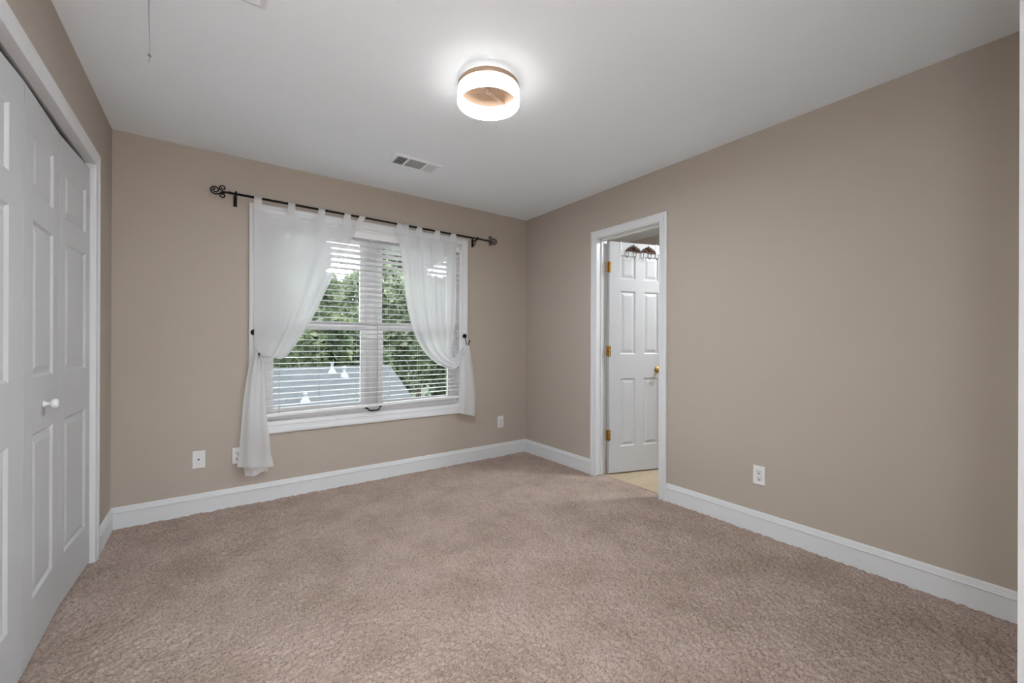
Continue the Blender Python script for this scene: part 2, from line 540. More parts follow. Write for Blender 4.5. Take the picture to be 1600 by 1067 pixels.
# ------------------------------------------------------------------ panelled door slabs
def door_slab(mb, w, h, t, panels, depth=0.008, mi=0, both=True):
    """slab x 0..w, z 0..h, front at y=0 facing -y, back at y=t; raised panels (x0,x1,z0,z1)."""
    xs = sorted({0, w} | {q for p in panels for q in p[:2]})
    zs = sorted({0, h} | {q for p in panels for q in p[2:]})
    def face(y, s):
        for i in range(len(xs) - 1):
            for j in range(len(zs) - 1):
                x0, x1, z0, z1 = xs[i], xs[i + 1], zs[j], zs[j + 1]
                hit = any(abs(p[0] - x0) < 1e-6 and abs(p[1] - x1) < 1e-6 and abs(p[2] - z0) < 1e-6 and abs(p[3] - z1) < 1e-6 for p in panels)
                if not hit:
                    mb.add([(x0, y, z0), (x1, y, z0), (x1, y, z1), (x0, y, z1)], [(0, 1, 2, 3)], mi)
                    continue
                rings = [(0, 0), (.004, .003), (.010, depth), (.018, depth), (.038, .002), (.041, .0015)]
                vs = []
                for ins, d in rings:
                    yy = y + s * d
                    vs += [(x0 + ins, yy, z0 + ins), (x1 - ins, yy, z0 + ins), (x1 - ins, yy, z1 - ins), (x0 + ins, yy, z1 - ins)]
                fs = []
                for r in range(len(rings) - 1):
                    for q in range(4):
                        q2 = (q + 1) % 4
                        fs.append((r * 4 + q, r * 4 + q2, r * 4 + 4 + q2, r * 4 + 4 + q))
                e = 4 * (len(rings) - 1)
                fs.append((e, e + 1, e + 2, e + 3))
                mb.add(vs, fs, mi)
    face(0, 1); face(t, -1)
    mb.add([(0, 0, 0), (w, 0, 0), (w, t, 0), (0, t, 0), (0, 0, h), (w, 0, h), (w, t, h), (0, t, h)], [(0, 3, 2, 1), (4, 5, 6, 7), (1, 2, 6, 5), (3, 0, 4, 7)], mi)

# closet bifold doors: joints seen along the left wall (x, y)
DB, DT = 0.006, 2.030
def leaf_mtx(a, c):      # a -> local x=0 edge, c -> local x=w edge, front faces +X (room)
    d = (Vector(c) - Vector(a)); ang = math.atan2(d.y, d.x)
    return Matrix.Translation((a[0], a[1], DB)) @ Matrix.Rotation(ang, 4, 'Z'), d.length
def bifold(name, pts, label, knob_leaf, stiles):
    root = empty(name); tag(root, label, 'closet door', kind='structure')
    hh = DT - DB
    leaves = []
    for k in range(2):
        a, c = pts[k], pts[k + 1]
        m, w = leaf_mtx(a, c)
        w -= .003
        sl, sr_ = stiles[k]
        pan = [(sl, w - sr_, .205, .800), (sl, w - sr_, 1.005, 1.575), (sl, w - sr_, 1.680, 1.900)]
        mb = MB(); door_slab(mb, w, hh, .033, pan)
        mb.xform(m)
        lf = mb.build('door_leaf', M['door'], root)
        leaves.append(lf)
        if k == knob_leaf:
            kb = MB()
            kb.lathe([(0.0001, 0), (.013, 0), (.014, .003), (.009, .006), (.007, .012), (.008, .018), (.015, .023), (.019, .029), (.0185, .036), (.013, .041), (.0001, .043)], (w / 2, 0, .902 - DB), '-Y', 24)
            kb.xform(m); kb.build('knob', M['plate'], lf)
    return root
J = [(-.537, 1.240), (-.537, 1.680), (-.522, 2.128), (-.532, 2.578), (-.512, 3.014)]
bifold('door_1', [J[0], J[1], (J[2][0], J[2][1] - .002)], 'white bifold closet door at the left edge of the photo', 0, ((.085, .085), (.085, .112)))
d2 = bifold('door_2', [J[2], J[3], J[4]], 'white bifold closet door beside the window wall', 0, ((.095, .088), (.070, .066)))
b = MB()
b.box((-.552, 2.08, DT), (-.536, 2.17, CZ - .012)); b.tube([(-.545, 2.10, DT - .002), (-.545, 2.10, CZ)], .006); b.tube([(-.545, 2.15, DT - .002), (-.545, 2.15, CZ)], .005)
b.build('pivot_bracket', M['steel'], d2)

# ------------------------------------------------------------------ bathroom door
d3 = empty('door_3', (0, 0, 0)); tag(d3, 'white six-panel door standing open in the right wall', 'door', kind='structure')
b = MB(); b.add(*mitre([(DY0, -.02), (DY0, DZ), (DY1, DZ), (DY1, -.02)][::-1], False, CASING, lambda a, z, d: (XR - d, a, z))); b.build('casing', M['trim'], d3)
b = MB()
b.box((XR, DY0 - .018, 0), (XR + WT, DY0, DZ)); b.box((XR, DY1, 0), (XR + WT, DY1 + .018, DZ)); b.box((XR, DY0 - .018, DZ), (XR + WT, DY1 + .018, DZ + .018))
for (ya, yb) in ((DY0, DY0 + .011), (DY1 - .011, DY1)):
    b.box((XR + .045, ya, 0), (XR + .078, yb, DZ))
b.box((XR + .045, DY0, DZ - .011), (XR + .078, DY1, DZ))
b.build('jamb', M['trim'], d3)
LEAF_A = rad(-18)
LM = Matrix.Translation((2.800, 2.432, .012)) @ Matrix.Rotation(LEAF_A, 4, 'Z')
lw, lh = .610, 2.018
px = [(.108, .262), (.348, .502)]
pan = [(x0, x1, z0, z1) for (x0, x1) in px for (z0, z1) in ((.225, .822), (1.035, 1.590), (1.692, 1.905))]
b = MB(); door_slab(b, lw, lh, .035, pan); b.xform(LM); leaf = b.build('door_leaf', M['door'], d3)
b = MB()
b.lathe([(.0001, 0), (.030, 0), (.031, .004), (.026, .008), (.011, .011), (.010, .022), (.018, .028), (.024, .038), (.023, .048), (.015, .056), (.0001, .058)], (.492, 0, .897), '-Y', 28)
b.xform(LM); b.build('knob', M['brass'], leaf)
for zz in (.343, 1.075, 1.808):
    b = MB()
    b.box((-.026, .006, zz - .045), (-.002, .009, zz + .045)); b.box((.0, -.0025, zz - .045), (.013, .0, zz + .045))
    for q in range(5):
        b.tube([(-.004, -.003, zz - .045 + q * .018), (-.004, -.003, zz - .045 + q * .018 + .0165)], .0065, 10)
    b.ball((-.004, -.003, zz + .048), .005); b.ball((-.004, -.003, zz - .048), .005)
    b.xform(LM @ Matrix.Translation((0, 0, -.012))); b.build('hinge', M['brass'], leaf)

# over-the-door hook rack
rack = empty('hook_rack', tuple(LM @ Vector((.31, -.003, 1.93)))); tag(rack, 'dark bronze scrolled hook rack hung over the top of the open door', 'hook rack')
RL = Matrix.Translation(-rack.location) @ LM
def spiral(c, r, turns, start, dirn, y=-.006, n=26):
    pts = []
    for i in range(n):
        t = i / (n - 1); a = start + dirn * turns * 2 * PI * t; rr = r * (1 - .8 * t)
        pts.append((c[0] + rr * math.cos(a), y, c[1] + rr * math.sin(a)))
    return pts
b = MB()
ZB = 1.945
b.tube([(.158 + .312 * i / 24, -.008, ZB + .004 * math.sin(i / 24 * 4 * PI)) for i in range(25)], .0045, 8)
for cx in (.236, .392):
    for sg in (-1, 1):
        b.tube(spiral((cx + sg * .018, ZB + .020), .017, 1.4, PI / 2, sg), .0042, 7)
        b.tube(spiral((cx + sg * .050, ZB + .010), .013, 1.3, PI / 2 + sg * .5, sg), .0040, 7)
        b.tube([(cx + sg * x, -.008, ZB + z) for x, z in ((.004, .0), (.026, .042), (.038, .030), (.052, .026), (.066, .006), (.074, .0))], .0042, 7)
        b.ball((cx + sg * .034, -.008, ZB + .012), .008, 10); b.ball((cx + sg * .062, -.008, ZB + .002), .007, 10)
    for k in range(5):
        a = rad(30 + 30 * k)
        b.tube([(cx, -.008, ZB + .024), (cx + .024 * math.cos(a), -.011, ZB + .024 + .026 * math.sin(a))], [.007, .0035], 8)
    b.ball((cx, -.009, ZB + .026), .011, 12); b.ball((cx, -.008, ZB + .056), .005, 10)
b.xform(RL); b.build('scrollwork', M['bronze'], rack)
for i in range(5):
    x = .160 + .3085 * i / 4
    b = MB()
    pts = [(x, -.007, ZB)]
    for k in range(13):
        a = PI * k / 12
        pts.append((x, -.007 - .017 * (1 - math.cos(a)), ZB - .044 - .018 * math.sin(a)))
    pts += [(x, -.043, ZB - .030)]
    b.tube(pts, .0030, 8); b.ball((x, -.043, ZB - .027), .0055, 10)
    b.xform(RL); b.build('hook', M['pewter'], rack)
for x in (.110, .478):
    b = MB(); b.box((x - .008, -.003, 1.935), (x + .008, -.001, lh + .004)); b.box((x - .008, -.003, lh + .002), (x + .008, .038, lh + .004)); b.box((x - .008, .036, lh - .03), (x + .008, .038, lh + .004))
    b.xform(RL); b.build('strap', M['plate'], rack)

# ------------------------------------------------------------------ window
w1 = empty('window_1', (0, 0, 0)); tag(w1, 'white double window in the back wall behind the curtains', 'window', kind='structure')
b = MB(); b.add(*mitre([(WX0, WZ0), (WX0, WZ1), (WX1, WZ1), (WX1, WZ0)][::-1], True, CASING, lambda a, z, d: (a, YB - d, z))); b.build('casing', M['trim'], w1)
b = MB()
b.box((WX0, YB, WZ0), (WX0 + .016, YB + .13, WZ1)); b.box((WX1 - .016, YB, WZ0), (WX1, YB + .13, WZ1)); b.box((WX0, YB, WZ1 - .016), (WX1, YB + .13, WZ1)); b.box((WX0, YB, WZ0), (WX1, YB + .13, WZ0 + .02))
b.box((WX0 + .016, YB + .07, WZ0 + .02), (WX0 + .055, YB + .13, WZ1 - .016)); b.box((WX1 - .055, YB + .07, WZ0 + .02), (WX1 - .016, YB + .13, WZ1 - .016))
b.box((WX0 + .055, YB + .07, WZ0 + .02), (WX1 - .055, YB + .13, WZ0 + .055)); b.box((WX0 + .055, YB + .07, WZ1 - .055), (WX1 - .055, YB + .13, WZ1 - .016))
XM = (WX0 + WX1) / 2 + .007
b.box((XM - .052, YB + .098, WZ0 + .02), (XM + .052, YB + .13, WZ1 - .016), bev=.003)
b.build('jamb', M['vinyl'], w1)
ZR0, ZR1 = 1.248, 1.312
for (xa, xb) in ((WX0 + .055, XM - .052), (XM + .052, WX1 - .055)):
    for low in (True, False):
        za, zb = (WZ0 + .055, ZR1) if low else (ZR0 + .01, WZ1 - .055)
        ya = YB + .078 if low else YB + .102
        yb_ = ya + .024
        st = .042
        b = MB()
        bt = .050 if low else .046
        tp = .050
        b.box((xa, ya, za), (xa + st, yb_, zb)); b.box((xb - st, ya, za), (xb, yb_, zb))
        b.box((xa + st, ya, za), (xb - st, yb_, za + bt)); b.box((xa + st, ya, zb - tp), (xb - st, yb_, zb))
        sash = b.build('sash', M['vinyl'], w1)
        b = MB(); b.box((xa + st, ya + .010, za + bt), (xb - st, ya + .014, zb - tp)); b.build('pane', M['glass'], sash)
        if low:
            b = MB(); xc = (xa + xb) / 2
            b.box((xc - .022, ya - .004, zb), (xc + .022, ya + .02, zb + .008), bev=.002); b.tube([(xc, ya + .008, zb + .008), (xc, ya + .008, zb + .016), (xc + .028, ya + .006, zb + .018)], .005)
            b.build('sash_lock', M['vinyl'], sash)

# ------------------------------------------------------------------ blind
bl = empty('window_blind', (XM, YB + .025, WZ1 - .016)); tag(bl, 'white horizontal slat blind hanging inside the window frame', 'blind')
BO = -bl.location
BX0, BX1 = WX0 + .020, WX1 - .020
YS = YB + .028
T = Matrix.Translation(BO)
b = MB(); b.box((BX0, YB + .002, 1.998), (BX1, YB + .052, WZ1 - .018), bev=.002); b.box((BX0 + .005, YB + .006, WZ1 - .0185), (BX1 - .005, YB + .05, WZ1 - .0162)); b.xform(T); hr = b.build('headrail', M['slat'], bl)
b = MB(); b.box((1.060, YB + .012, 1.986), (1.112, YB + .03, 1.999)); b.xform(T); b.build('bracket_clip', M['cord'], hr)
b = MB()
NS = 30; ZS0, PITCH = 0.672, 0.0445
for i in range(NS):
    z = ZS0 + i * PITCH
    tilt = rad(0) if i < 24 else rad(8 + (i - 24) * 4.6)
    if i in (13, 14): tilt = rad(15)
    sag = 0.0
    pts = []
    for k in range(5):
        q = (k / 4 - .5)
        dy = q * .050 * math.cos(tilt)
        dz = -q * .050 * math.sin(tilt) + .0018 * (1 - 4 * q * q)
        pts.append((YS + dy, z + dz))
    th = .0028
    sec = pts + [(y, zz - th) for y, zz in reversed(pts)]
    n = len(sec)
    rise = .026 * max(0, 1 - i / 3.0)
    vs = []
    for x in (BX0, BX1):
        vs += [(x, y, zz + (rise if x > 1 else 0)) for y, zz in sec]
    b.add(vs, [(k, (k + 1) % n, n + (k + 1) % n, n + k) for k in range(n)] + [tuple(range(n)), tuple(range(n, 2 * n))])
b.xform(T); b.build('slats', M['slat'], bl)
b = MB(); b.box((BX0, YB + .003, -.008), (BX1, YB + .053, .014), bev=.003)
ROT = Matrix.Translation((BX0, 0, .600)) @ Matrix.Rotation(-rad(0.95), 4, 'Y')
b.v = [(p[0] - BX0, p[1], p[2]) for p in b.v]; b.xform(T @ ROT); br = b.build('bottom_rail', M['slat'], bl)
b = MB(); hx = XM - .012; hz = .600
b.tube([(hx - .072, YB + .001, hz), (hx - .056, YB - .003, hz + .001), (hx - .040, YB - .024, hz - .016), (hx - .028, YB - .030, hz - .021), (hx + .030, YB - .030, hz - .020), (hx + .042, YB - .024, hz - .014), (hx + .058, YB - .003, hz + .004), (hx + .074, YB + .001, hz + .005)], [.003, .006, .0062, .0062, .0062, .0062, .006, .003], 8)
b.xform(T); b.build('pull_handle', M['black'], br)
for x in (.405, .676, .957, 1.050, 1.122, 1.228, 1.505, 1.79):
    b = MB()
    for yy in (YS - .0265, YS + .0265):
        b.tube([(x, yy, .61 + (.02 if x > 1.4 else 0)), (x, yy, 1.999)], .0009, 5)
    b.xform(T); b.build('ladder_cord', M['cord'], bl)

# ------------------------------------------------------------------ curtain rod
YR, ZRD = YB - .09, 2.141
rod = empty('curtain_rod', (1.09, YR, ZRD)); tag(rod, 'thin black iron curtain rod with scroll ends above the window', 'curtain rod')
T = Matrix.Translation(-rod.location)
zr = lambda x: 2.1515 + (x - .09) * (2.131 - 2.1515) / 2.06
b = MB(); b.tube([(.085, YR, zr(.085)), (1.1, YR, zr(1.1)), (2.155, YR, zr(2.155))], .0082, 12); b.xform(T); b.build('rod', M['black'], rod)
for x0, sg, k in ((.085, -1, 1.0), (2.155, 1, 1.12)):
    b = MB(); z0 = zr(x0)
    b.tube([(x0 - sg * .02, YR, z0), (x0 - sg * .014, YR, z0), (x0 - sg * .008, YR, z0), (x0, YR, z0), (x0 + sg * .01, YR, z0)], [.0076, .0098, .0098, .0070, .006], 12)
    def sp(c, r, turns, st, dr, lead):
        pts = [(x0 + sg * lead[0], YR, z0 + lead[1])] if lead else []
        n = 34
        for i in range(n):
            t = i / (n - 1); a = st + dr * turns * 2 * PI * t; rr = r * (1 - .78 * t)
            pts.append((x0 + sg * k * (c[0] + rr * math.cos(a)), YR, z0 + k * (c[1] + rr * math.sin(a))))
        return pts
    b.tube(sp((.072, .004), .028, 1.6, -PI * .6, 1, (.0, .0)), .0045, 8)
    b.tube(sp((.030, .024), .021, 1.3, -PI * .45, 1, (.0, .0)), .0043, 8)
    b.tube(sp((.030, -.024), .021, 1.3, PI * .55, -1, (.0, .0)), .0043, 8)
    b.xform(T); b.build('finial', M['black'], rod)
for x in (.128, 2.040):
    b = MB(); z0 = zr(x)
    b.box((x - .0105, YB - .005, z0 - .064), (x + .0105, YB, z0 + .014), bev=.0018)
    b.tube([(x, YB - .003, z0 - .012), (x, YR + .004, z0 - .011), (x, YR - .010, z0 - .008), (x, YR - .012, z0 + .006), (x, YR - .011, z0 + .014)], .0060, 8)
    pts = []
    for i in range(13):
        a = PI / 2 * i / 12
        pts.append((x, YB - .004 - .060 * math.sin(a), z0 - .055 + .043 * (1 - math.cos(a))))
    b.tube(pts, .0048, 8)
    b.xform(T); b.build('bracket', M['black'], rod)

# ------------------------------------------------------------------ curtains
def spl(pts, n):
    """Catmull-Rom resampling by index"""
    out = []; m = len(pts) - 1
    for i in range(n):
        t = i / (n - 1) * m; k = min(int(t), m - 1); f = t - k
        P_ = [pts[max(0, min(m, k + d))] for d in (-1, 0, 1, 2)]
        out.append(tuple(.5 * ((2 * P_[1][c]) + (-P_[0][c] + P_[2][c]) * f + (2 * P_[0][c] - 5 * P_[1][c] + 4 * P_[2][c] - P_[3][c]) * f * f + (-P_[0][c] + 3 * P_[1][c] - 3 * P_[2][c] + P_[3][c]) * f ** 3) for c in range(len(pts[0]))))
    return out

def sheet(mb, Lp, Rp, nv, nu, depth, mi=0, wob=None):
    A, B = spl(Lp, nv), spl(Rp, nv)
    vs = []
    for j in range(nv):
        v = j / (nv - 1)
        for i in range(nu):
            u = i / (nu - 1)
            x = A[j][0] + (B[j][0] - A[j][0]) * u; z = A[j][1] + (B[j][1] - A[j][1]) * u
            dx, dz = wob(u, v) if wob else (0, 0)
            vs.append((x + dx, depth(u, v), z + dz))
    fs = [(j * nu + i, j * nu + i + 1, (j + 1) * nu + i + 1, (j + 1) * nu + i) for j in range(nv - 1) for i in range(nu - 1)]
    mb.add(vs, fs, mi, True)

def smooth01(a, b_, x):
    t = max(0, min(1, (x - a) / (b_ - a))); return t * t * (3 - 2 * t)

def tab(parent, T, xt0, xt1, xb0, xb1, zb):
    """loop of cloth over the rod"""
    b = MB(); zt = zr((xt0 + xt1) / 2)
    prof = [(-.0105, -.080, 1), (-.0108, -.05, .6), (-.0108, -.02, .2), (-.0105, .0, 0), (-.0075, .0078, 0), (0, .0106, 0), (.0075, .0078, 0), (.0105, 0, 0), (.0108, -.02, .2), (.0108, -.05, .6), (.0090, -.078, 1)]
    vs = []
    for dy, dz, k in prof:
        zz = zt + dz if k < 1 else zb
        vs += [(xt0 + (xb0 - xt0) * k, YR + dy, zz), (xt1 + (xb1 - xt1) * k, YR + dy, zz)]
    b.add(vs, [(2 * i, 2 * i + 1, 2 * i + 3, 2 * i + 2) for i in range(len(prof) - 1)], 0, True)
    b.xform(T); return b.build('tab', M['hem'], parent, fix=False)

def curtain(name, label, Lu, Ru, Lt, Rt, Ll, tabs, cents, dfun, wfun, tfun, lower=None):
    root = empty(name, (tabs[0][0], YR, 2.06)); tag(root, label, 'curtain', 'white tab top curtains')
    T = Matrix.Translation(-root.location)
    b = MB()
    sheet(b, Lu, Ru, 90, 72, dfun, 0, wfun)
    o = b.xform(T).build('drape', M['sheer'], root, fix=False)
    b = MB(); sheet(b, Lt, Rt, 60, 36, tfun, 0)
    b.xform(T).build('tail', M['hem'], root, fix=False)
    for q in tabs: tab(root, T, *q)
    return root, T

# left curtain ------------------------------------------------------
Lu = [(.234, 2.072), (.237, 1.831), (.238, 1.564), (.238, 1.296), (.237, 1.184), (.243, 1.112), (.254, 1.068), (.264, 1.055), (.268, 1.066)]
Ru = [(.942, 2.060), (.850, 1.859), (.770, 1.685), (.688, 1.497), (.604, 1.309), (.508, 1.140), (.445, 1.045), (.402, 1.019), (.372, 1.040)]
cl = [.257, .467, .668, .855, .950]
def wl(u, v):
    x = .234 + .708 * u
    if v > .12: return (0, 0)
    k = 1 - v / .12
    dd = min(abs(x - c) for c in cl)
    return (0, -.030 * k * smooth01(.02, .09, dd))
def dl(u, v):
    env = .35 + .65 * u
    a = .010 * math.sin(2 * PI * (2.2 * u ** 1.3 + .1)) * env * (1 - .4 * smooth01(.6, 1, v))
    a += .007 * math.sin(2 * PI * 5.2 * u + 2 * v) * smooth01(0, .1, v) * smooth01(.2, .8, u)
    a += -.018 * math.exp(-((u - .93) / .06) ** 2) * smooth01(.05, .4, v)
    bulge = -.030 * smooth01(.35, .85, v) * math.sin(PI * min(1, u * .9 + .1)) 
    tuck = .050 * smooth01(.90, 1.0, v) * u + .02 * smooth01(.8, 1, v)
    return YR + .002 + a + bulge + tuck
Lt = [(.244, 1.104), (.219, 1.020), (.200, .918), (.178, .743), (.164, .546), (.154, .394), (.148, .330), (.143, .281)]
Rt = [(.270, 1.070), (.297, .973), (.307, .846), (.314, .664), (.328, .527), (.344, .351), (.352, .310), (.361, .253)]
def tl(u, v):
    return YR + .026 - .034 * (1 - smooth01(0, .3, v)) + .010 * math.sin(2 * PI * (1.8 * u + .15)) * (.4 + .6 * v) - .018 * v * math.sin(PI * u) + .012 * math.sin(2 * PI * 3.1 * u) * (1 - v) * .5
tabsL = [(.234, .280, .234, .281, 2.066), (.444, .490, .444, .490, 2.066), (.647, .693, .642, .690, 2.060), (.834, .882, .826, .876, 2.058), (.946, .994, .905, .945, 2.035)]
cL, T = curtain('sheer_curtain', 'white sheer tab-top curtain left of the window post, tied low with a long tail', Lu, Ru, Lt, Rt, None, tabsL, cl, dl, wl, tl)
b = MB()
sheet(b, [(.148, .330), (.146, .300), (.142, .279)], [(.350, .318), (.356, .288), (.362, .252)], 8, 30, lambda u, v: tl(u, .9 + .1 * v) - .003)
b.xform(T); b.build('hem', M['hem'], cL, fix=False)
b = MB()
sheet(b, [(.178, .305), (.183, .250), (.190, .203)], [(.335, .305), (.332, .255), (.322, .214)], 10, 24, lambda u, v: YR + .040 + .006 * math.sin(2 * PI * 1.5 * u + .5) - .006 * v, 0, lambda u, v: (0, .007 * v * math.sin(2 * PI * 1.1 * u + 2.2)))
sheet(b, [(.215, .270), (.225, .235), (.238, .200)], [(.325, .250), (.295, .232), (.246, .203)], 8, 10, lambda u, v: YR + .032)
b.xform(T); b.build('under_hem', M['hem'], cL, fix=False)

# right curtain -----------------------------------------------------
Lu = [(1.256, 2.072), (1.262, 2.03), (1.290, 1.928), (1.319, 1.714), (1.348, 1.471), (1.406, 1.254), (1.489, 1.088), (1.612, .967), (1.738, .908), (1.806, .902), (1.865, .958), (1.900, 1.022), (1.925, 1.085)]
Ru = [(1.812, 2.072), (1.812, 2.03), (1.809, 1.939), (1.810, 1.703), (1.808, 1.498), (1.802, 1.321), (1.783, 1.174), (1.764, 1.098), (1.761, 1.040), (1.790, 1.004), (1.836, 1.032), (1.878, 1.076), (1.925, 1.122)]
cr_ = [1.282, 1.334, 1.455, 1.626, 1.786]
def wr(u, v):
    x = 1.256 + .556 * u
    if v > .10: return (0, 0)
    k = 1 - v / .10
    dd = min(abs(x - c) for c in cr_)
    return (0, -.022 * k * smooth01(.02, .07, dd))
def dr_(u, v):
    A = .014 * smooth01(0, .15, v)
    w = u + .05 * math.sin(3 * v)
    a = A * math.sin(2 * PI * (3.6 * w)) + .006 * math.sin(2 * PI * 8.3 * w + 1.3) * smooth01(.05, .3, v)
    a *= 1 - .55 * smooth01(.7, 1, v)
    fold = -.020 * math.exp(-((u - .10) / .09) ** 2) * smooth01(.0, .3, v)
    bulge = -.028 * smooth01(.45, .72, v) * (1 - smooth01(.80, 1, v)) * math.sin(PI * u)
    return YR + .004 + a + fold + bulge + .020 * smooth01(.75, .9, v) - .026 * smooth01(.9, 1, v)
Lt = [(1.915, 1.118), (1.890, .996), (1.884, .877), (1.878, .729), (1.865, .582), (1.855, .494)]
Rt = [(1.950, 1.118), (1.986, 1.019), (2.014, .891), (2.036, .750), (2.047, .597), (2.038, .443)]
def tr(u, v):
    return YR + .020 - .028 * (1 - smooth01(0, .3, v)) + .012 * math.sin(2 * PI * (1.7 * u + .35)) * (.3 + .7 * v) - .012 * v * math.sin(PI * u)
tabsR = [(1.256, 1.308, 1.256, 1.312, 2.060), (1.311, 1.357, 1.312, 1.357, 2.060), (1.432, 1.479, 1.428, 1.480, 2.060), (1.602, 1.651, 1.592, 1.645, 2.060), (1.760, 1.812, 1.756, 1.812, 2.062)]
cR, T = curtain('sheer_curtain', 'white sheer tab-top curtain right of the window post, swept up to a black holdback', Lu, Ru, Lt, Rt, None, tabsR, cr_, dr_, wr, tr)
b = MB()
sheet(b, [(1.861, .548), (1.858, .52), (1.854, .492)], [(2.045, .515), (2.043, .48), (2.038, .441)], 8, 24, lambda u, v: tr(u, .9 + .1 * v) - .003)
b.xform(T); b.build('hem', M['hem'], cR, fix=False)

def holdback(x, z, tx, tz, label):
    root = empty('curtain_holdback', (x, YB - .016, z)); tag(root, label, 'curtain holdback', 'black iron curtain holdbacks')
    T = Matrix.Translation(-root.location)
    b = MB(); b.lathe([(.0001, 0), (.021, 0), (.021, .004), (.016, .008), (.0001, .010)], (x, YB - .0165, z), '-Y', 24); b.xform(T); b.build('disc', M['black'], root)
    b = MB(); lo = tz - .046
    pts = [(x, YB - .024, z), (x + (tx - x) * .15, YB - .032, z - .02)]
    pts += [(x + (tx - x) * .5, YB - .036, (z + lo) / 2), (x + (tx - x) * .8, YB - .040, lo + .012)]
    for k in range(1, 8):
        a = PI * k / 8
        pts.append((x + (tx - x) * (.8 + .2 * k / 8), YB - .040 - .022 * (1 - math.cos(a)), lo + .012 - .016 * math.sin(a)))
    pts += [(tx, YB - .085, lo + .018), (tx, YB - .090, tz - .012), (tx, YB - .101, tz)]
    b.tube(pts, .0036, 8); b.ball((tx, YB - .102, tz), .0075, 12)
    b.xform(T); b.build('hook', M['black'], root)
holdback(.2405, 1.212, .2665, 1.060, 'black iron holdback half hidden by the left curtain edge')
holdback(1.950, 1.206, 1.957, 1.158, 'black iron holdback on the right side of the window trim')

# ------------------------------------------------------------------ ceiling light
LX, LY = 1.100, 1.728
lamp = empty('ceiling_light', (LX, LY, H)); tag(lamp, 'round flush ceiling light with glowing white drum and copper base', 'ceiling light')
R = .1505
Z0, Z1, Z2, Z3 = -.121, -.056, -.030, -.012      # drum bottom, drum top / base bottom, base top, gap
b = MB(); b.lathe([(.0001, 0), (.070, 0), (.070, Z2), (.0001, Z2)], seg=48); b.build('mount', M['plate'], lamp)
b = MB(); b.lathe([(.0701, Z2 + .002), (.0701, Z3), (R - .018, Z3), (R - .010, Z2 + .002)], seg=64); b.build('upper_diffuser', M['upglow'], lamp)
b = MB(); b.lathe([(.0001, Z2), (R - .003, Z2), (R, Z2 - .003), (R, Z1 + .001), (R - .004, Z1 + .001), (R - .020, Z1 + .004), (R * .62, Z1 + .006), (R * .55, Z1 + .014), (.0001, Z1 + .014)], seg=72); base = b.build('base_plate', M['copper'], lamp)
b = MB()
b.lathe([(R - .009, Z0), (R, Z0)], seg=72, mi=1)
b.lathe([(R, Z0), (R, Z1)], seg=72, mi=0)
b.lathe([(R - .009, Z1), (R - .009, Z0)], seg=72, mi=2)
b.build('drum_shade', [M['acrylic'], M['rim'], M['acrylic_in']], lamp, fix=False)
b = MB(); b.lathe([(.0001, Z1 + .014), (.012, Z1 + .014), (.012, Z1 - .012), (.0001, Z1 - .012)], seg=20)
for a0 in (180, 54, -63):
    d = r0 * math.cos(rad(a0)) + f0 * math.sin(rad(a0)); p = Vector((-d.y, d.x, 0)) * .0055
    e = .128
    zt, zb = Z1 - .001, Z1 - .011
    vs = [d * .008 + p, d * e + p, d * e - p, d * .008 - p]
    b.add([(v.x, v.y, zb) for v in vs] + [(v.x, v.y, zt) for v in vs], [(0, 1, 2, 3), (4, 5, 6, 7), (0, 1, 5, 4), (1, 2, 6, 5), (2, 3, 7, 6), (3, 0, 4, 7)])
b.build('spoke', M['copper'], lamp)

# ------------------------------------------------------------------ ceiling vent
vent = empty('air_vent', (1.193, 2.860, H)); tag(vent, 'white metal air vent in the ceiling between lamp and window', 'air vent')
VX, VY = .178, .0975
b = MB()
IX, IY = .150, .066
b.add(*mitre([(-IX, -IY), (-IX, IY), (IX, IY), (IX, -IY)][::-1], True, [(0, 0), (0, .007), (.006, .008), (.022, .005), (VX - IX, .001), (VX - IX, 0)], lambda a, c, d: (a, c, -d)))
for xa in (-.078, .062): b.box((xa, -IY, -.007), (xa + .014, IY, 0))
b.build('frame', M['ceiling'], vent)
b = MB(); b.box((-IX, -IY, -.0012), (IX, IY, -.0002)); b.build('duct_opening', M['duct'], vent)
b = MB()
def louvre(c, along, half, wdt, ang):
    ca, sa = math.cos(ang), math.sin(ang)
    v = []
    for s in (-half, half):
        for q, t in ((-wdt / 2, .0005), (wdt / 2, .0005), (wdt / 2, -.0005), (-wdt / 2, -.0005)):
            a_, z_ = q * ca - t * sa, q * sa + t * ca - .004
            v.append((c[0] + a_, c[1] + s, z_) if along == 'y' else (c[0] + s, c[1] + a_, z_))
    b.add(v, [(0, 1, 2, 3), (4, 5, 6, 7), (0, 1, 5, 4), (1, 2, 6, 5), (2, 3, 7, 6), (3, 0, 4, 7)])
for i in range(5): louvre((-.1385 + i * .0145, 0), 'y', IY, .0048, rad(5))
for i in range(11): louvre((-.001, -.062 + i * .0124), 'x', .063, .0120, rad(14))
for i in range(6): louvre((.083 + i * .0125, 0), 'y', IY, .0125, rad(-28))
b.build('louvres', M['trim'], vent)

